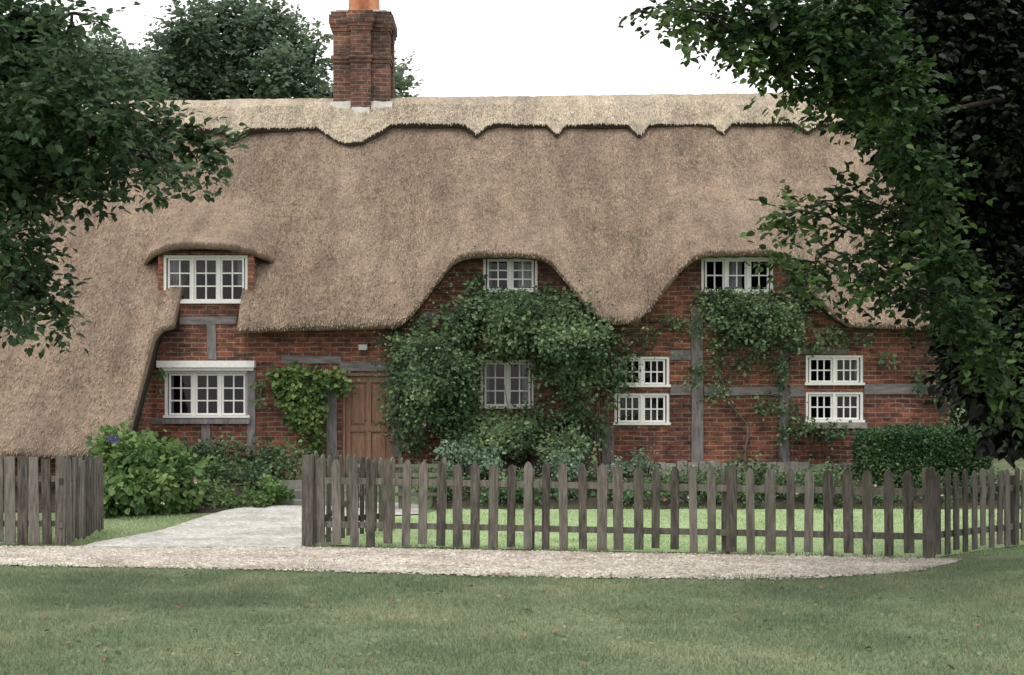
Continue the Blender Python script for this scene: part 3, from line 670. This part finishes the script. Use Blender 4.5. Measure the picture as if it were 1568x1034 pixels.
shrub('garden_shrub',[blob(1300,720,22.6,18,12,.25,.7),blob(1265,728,22.5,24,12,.25,.7),blob(1400,735,22,60,16,.3,.8),blob(1520,735,21.8,40,14,.3,.7)],650,.058,'climber',.1,20)
def flowers(name,pts,mat,s=.05):
    mb=MB()
    for (px,py,Y) in pts:
        x,y,z=PX(px,Y),Y,PZ(py,Y)
        for q in range(6):
            a=q*math.pi/3+random.random(); r=s*random.uniform(.7,1.1)
            mb.quad([(x,y,z),(x+r*math.cos(a-.4),y-.02,z+r*math.sin(a-.4)),(x+r*1.2*math.cos(a),y-.035,z+r*1.2*math.sin(a)),(x+r*math.cos(a+.4),y-.02,z+r*math.sin(a+.4))],mat)
    mb.obj(name)
flowers('garden_flowers',[(650,650,22.6),(1018,765,21.1),(300,735,20.3),(890,745,21.2)],'pink',.026)
flowers('garden_flowers',[(random.uniform(640,1500),random.uniform(735,768),21.2) for _ in range(14)]+[(300,738,20.3),(250,770,20)],'cream',.022)
flowers('butterfly_bush_flowers',[(174+random.uniform(-9,9),672+random.uniform(-4,4),20.4) for _ in range(16)],'purple',.026)
# clipped hedge
hg=empty('clipped_hedge'); hx0,hx1,hz1=5.56,7.4,1.31; HY0,HY1=22.0,23.0
hb=MB(); hb.box(hx0+.1,hx1-.1,HY0+.1,HY1-.1,.2,hz1-.1,'soil'); hb.obj('core',hg)
n=26000; P=np.stack([R.uniform(hx0,hx1,n),R.uniform(HY0,HY1,n),R.uniform(.35,hz1,n)],1)
f_=R.integers(0,5,n); P[f_<2,1]=HY0; P[f_==2,2]=hz1; P[f_==3,0]=hx0; P[f_==4,0]=hx1
cx_=np.array([(hx0+hx1)/2,(HY0+HY1)/2,.7]); hs=np.array([(hx1-hx0)/2,.5,.65])
q=(P-cx_)/hs; q=q/np.maximum((np.abs(q)**9).sum(1,keepdims=True)**(1/9.),1e-3)*np.abs(q).max(1,keepdims=True)
P=cx_+q*hs; P+=R.normal(size=P.shape)*.035+np.array([[noise.noise((a*1.5,b*2,c*1.5))*.09] for a,b,c in P])*np.array([[0,-1,.7]]); Dd=unit(P-cx_)
leaves('foliage',P,Dd+R.normal(size=P.shape)*.7,Dd+R.normal(size=P.shape)*.6,.045*(0.7+.6*R.random(n)),'hedge',hg,.35)
# ---------------------------------------------------------------- trees
def tree(name,base,fork,bl,r0,mat,twigs,per,L,leaf,droop,wr=.32,lf=.6):
    e=empty(name); s=MB(); limbs(s,base,bl,r0,fork,lf=lf); s.obj('trunk_and_limbs',e,True)
    P,D,Nn,S=twigfol(bl,twigs,per,L,leaf,droop); leaves('foliage',P,D,Nn,S,mat,e,wr); return e
def tb_(lst,Yf,rs=1.0):
    out=[]
    for a in lst:
        Y=Yf+random.uniform(-.9,.9); r=a[2]*rs; d=a[3] if len(a)>3 else 1
        out.append((PX(a[0],Y),Y,PZ(a[1],Y),r*Y/F,r*Y/F,r*Y/F*.75,d*(a[2]/50.)**2))
    return out
lb=tb_([(10,30,50),(60,25,34),(110,22,22,.8),(150,30,14,.9),(20,80,50),(80,90,34),(10,150,60),(70,150,50),(130,150,36),(180,175,34),(225,195,32),(270,205,30),(310,220,24),(345,235,16,1.3),(15,220,60),(80,215,50),(140,225,42),(195,235,34),(240,250,22),(275,265,14,1.2),(10,290,50),(60,280,36),(105,285,26),(150,275,18),(12,365,40),(50,410,26),(25,440,36),(70,460,26),(95,482,14,1.3),(10,475,24),(-60,100,80),(-70,220,80),(-60,330,60),(-50,430,60),(-70,20,70)],11.0,.82)
tree('foreground_tree',(-6.6,11.5,0),(-6.0,11.3,3.6),lb,.24,'leafL',92,9,.30,.076,.3,lf=.45)
rb1=tb_([(1510,40,100,1.3),(1420,40,70,1.3),(1480,150,80,1.3),(1560,180,100,1.3),(1425,120,50,1.4),(1550,320,90,1.3),(1600,450,80,1.2),(1470,250,50,1.4),(1515,400,58,1.4),(1570,560,60,1.3),(1640,100,110),(1640,300,110),(1640,450,90),(1520,480,50,1.3),(1600,20,100,1.2),(1490,330,50,1.4),(1480,60,70,1.2),(1350,30,56,1.2),(1400,180,44,1.3),(1500,545,40,1.2),(1540,620,34,1),(1440,310,26,1),(1480,440,34,1.2),(1370,90,40,1.1),(1340,130,26,1)],14.2,.85)
rb2=tb_([(1010,12,16),(1045,14,24),(1080,18,32),(1120,38,32),(1165,14,38),(1230,8,42),(1300,12,46),(1070,48,14,1.2),(1150,68,24),(1200,52,34),(1250,58,38),(1178,98,14,1.2),(1215,98,26),(1270,92,36),(1330,60,44),(1245,130,22),(1300,138,30),(1262,172,13,1.3),(1345,165,34),(1330,198,20),(1375,218,28),(1395,258,20),(1370,120,44),(1400,190,38),(1205,328,20),(1240,318,18),(1275,308,18),(1320,304,20),(1360,318,26),(1410,335,30),(1440,300,28),(1425,250,24),(1300,350,12),(1350,350,18),(1205,402,20),(1250,404,22),(1300,400,22),(1345,402,24),(1390,385,30),(1440,400,36),(1235,440,12),(1300,450,14),(1350,444,18),(1400,444,22),(1450,455,30),(1490,460,32),(1475,510,24),(1520,540,34),(1555,610,26),(1455,480,18)],12.0,.8)
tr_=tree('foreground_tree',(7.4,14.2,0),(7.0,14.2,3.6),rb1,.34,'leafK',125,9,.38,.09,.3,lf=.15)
s=MB(); limbs(s,(6.6,14.0,4.2),rb2,.035,(5.2,13.2,4.4),lf=.8); s.obj('lower_limbs',tr_,True)
P,D,Nn,S=twigfol(rb2,100,9,.28,.080,.3); leaves('fringe_foliage',P,D,Nn,S,'leafR',tr_,.32)
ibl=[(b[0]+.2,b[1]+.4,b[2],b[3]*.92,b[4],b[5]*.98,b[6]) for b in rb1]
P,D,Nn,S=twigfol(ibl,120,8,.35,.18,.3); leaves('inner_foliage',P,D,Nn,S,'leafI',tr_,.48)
def fb(lst,Y): 
    out=[]
    for a in lst:
        y=Y+random.uniform(-1.8,1.8); out.append((PX(a[0],y),y,PZ(a[1],y),a[2]*.85*y/F,a[2]*y/F,a[2]*y/F*.7,(a[2]/50.)**2))
    return out
bb=fb([(290,45,38),(330,25,32),(372,30,34),(410,32,30),(445,62,30),(480,95,24),(255,80,30),(230,115,30),(285,90,36),(335,80,40),(385,85,40),(430,110,36),(470,140,26),(225,150,30),(280,140,44),(340,140,50),(400,150,46),(450,165,36),(492,148,14),(603,112,16,),(614,140,13),(598,135,18),(488,60,10),(350,230,80),(270,240,70),(600,195,30)],43)
tree('background_tree',(PX(350,43),43,0),(PX(350,43),43,4.5),bb,.5,'leafB',360,9,.6,.15,.15,.36)
bb=fb([(60,90,50),(110,100,36),(150,88,28),(190,115,32),(140,140,40),(203,88,16),(80,150,50),(180,160,34),(215,150,24),(20,120,60),(-40,90,70)],38)
tree('background_tree',(PX(90,38),38,0),(PX(90,38),38,4.5),bb,.4,'leafB',300,9,.6,.15,.15,.36)
wb=[]
for i in range(26):
    x=random.uniform(10,18);y=random.uniform(28,35);z=random.uniform(2.4,9); r=random.uniform(1.0,1.7); wb.append((x,y,z,r,r,r*.8,1))
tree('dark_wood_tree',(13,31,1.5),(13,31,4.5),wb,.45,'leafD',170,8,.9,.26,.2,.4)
wb=[]
for i in range(16):
    wb.append((8.1+i*.55,random.uniform(26.0,28.5),random.uniform(2.4,3.8),.8,.7,.8,1))
shrub('dark_hedgerow',wb,260,.14,'leafD',.25,60)
# ---------------------------------------------------------------- grass
def grass(name,n,x0,x1,y0,y1,h,cond=None,w=.006,mat='grass'):
    x=R.uniform(x0,x1,n); y=R.uniform(y0,y1,n)
    if cond is not None:
        k_=cond(x,y); x=x[k_];y=y[k_]
    n=len(x); z=np.array([gz(a,b) for a,b in zip(x,y)])
    pt=np.array([noise.noise((a*2.3,b*2.3,4)) for a,b in zip(x,y)])
    h=h*(.4+.9*R.random(n))*(1+.8*pt); a=R.uniform(0,2*math.pi,n); s=np.stack([np.cos(a),np.sin(a),np.zeros(n)],1)*w
    P=np.stack([x,y,z],1); tip=P+np.stack([R.normal(size=n)*.5*h,R.normal(size=n)*.5*h,h],1)
    V=np.stack([P-s,P+s,tip],1).reshape(-1,3); b=(np.arange(n)*3)[:,None]; npmesh(name,V,b+np.array([[0,1,2]]),mat)
tl=np.vectorize(tr_lo)
def fg(x,y): return (np.abs(x)<y*.37+.3)&(y<np.where(x<4.9,tl(x)+.22*R.normal(size=len(x))+.14*np.sin(x*5.1)*np.sin(x*2.3),99))
grass('grass',180000,-6,6,8.3,15.6,.036,fg,.0048)
grass('garden_grass',36000,-1.9,7.5,16.0,21.2,.035,lambda x,y:(y>17.1-(x+2.4)*.216)&~((x<-1.2)&(y>19.8)),.008,'grass2')
grass('grass',9000,-6.5,-4.4,17.0,20.4,.035,lambda x,y:(y>np.interp(x,[-5.15,-4.6,-4.2],[17.2,18.5,20.8])),.008,'grass2')
grass('grass',9000,-2.4,4.9,15.3,17.2,.07,lambda x,y:np.abs(y-(17-(x+2.4)*.2175))<.10,.007)
n=110; x=R.uniform(-4.5,4.5,n);y=R.uniform(8.6,14,n); P=np.stack([x,y,np.array([gz(a,b) for a,b in zip(x,y)])+.03],1)
leaves('fallen_leaves',P,np.stack([R.normal(size=n),R.normal(size=n),R.normal(size=n)*.15],1),np.stack([R.normal(size=n)*.3,R.normal(size=n)*.3,np.ones(n)],1),R.uniform(.025,.075,n),'deadleaf',None,.3)
n=900; x=R.uniform(-4.5,5.5,n);y=R.uniform(8.4,14,n); P=np.stack([x,y,np.array([gz(a,b) for a,b in zip(x,y)])+.015],1)
leaves('lawn_weeds',P,np.stack([R.normal(size=n),R.normal(size=n),R.random(n)*.5],1),np.stack([R.normal(size=n)*.5,R.normal(size=n)*.5,np.ones(n)],1),R.uniform(.02,.055,n),'grass',None,.35)
# ---------------------------------------------------------------- light
w=bpy.data.worlds.new('World'); scene.world=w; w.use_nodes=True; nt=w.node_tree; nt.nodes.clear()
wo=nt.nodes.new('ShaderNodeOutputWorld'); bg=nt.nodes.new('ShaderNodeBackground'); bg.inputs[1].default_value=.15
sk=nt.nodes.new('ShaderNodeTexSky'); sk.sky_type='NISHITA'; sk.sun_disc=False; sk.sun_elevation=math.radians(64); sk.sun_rotation=math.radians(200); sk.dust_density=4; sk.air_density=1.5
c_=mixc(nt,sk.outputs[0],(10.8,10.6,10.3),.87)
nt.links.new(c_,bg.inputs[0]); nt.links.new(bg.outputs[0],wo.inputs[0])
sd=bpy.data.lights.new('sun','SUN'); sd.energy=1.4; sd.angle=math.radians(20); sd.color=(1,.95,.87)
so=bpy.data.objects.new('sun',sd); COL.objects.link(so)
az=math.radians(200); el=math.radians(64)
dv=Vector((math.sin(az)*math.cos(el),math.cos(az)*math.cos(el),math.sin(el)))
so.rotation_euler=dv.to_track_quat('Z','Y').to_euler()
cam=bpy.data.cameras.new('camera'); co=bpy.data.objects.new('camera',cam); COL.objects.link(co)
co.location=(0,0,CH); co.rotation_euler=(math.radians(90),0,0); cam.lens=50; cam.sensor_width=36; cam.shift_y=116/1568; cam.clip_end=3000
scene.camera=co
scene.view_settings.view_transform='Standard'; scene.view_settings.look='None'; scene.view_settings.exposure=0
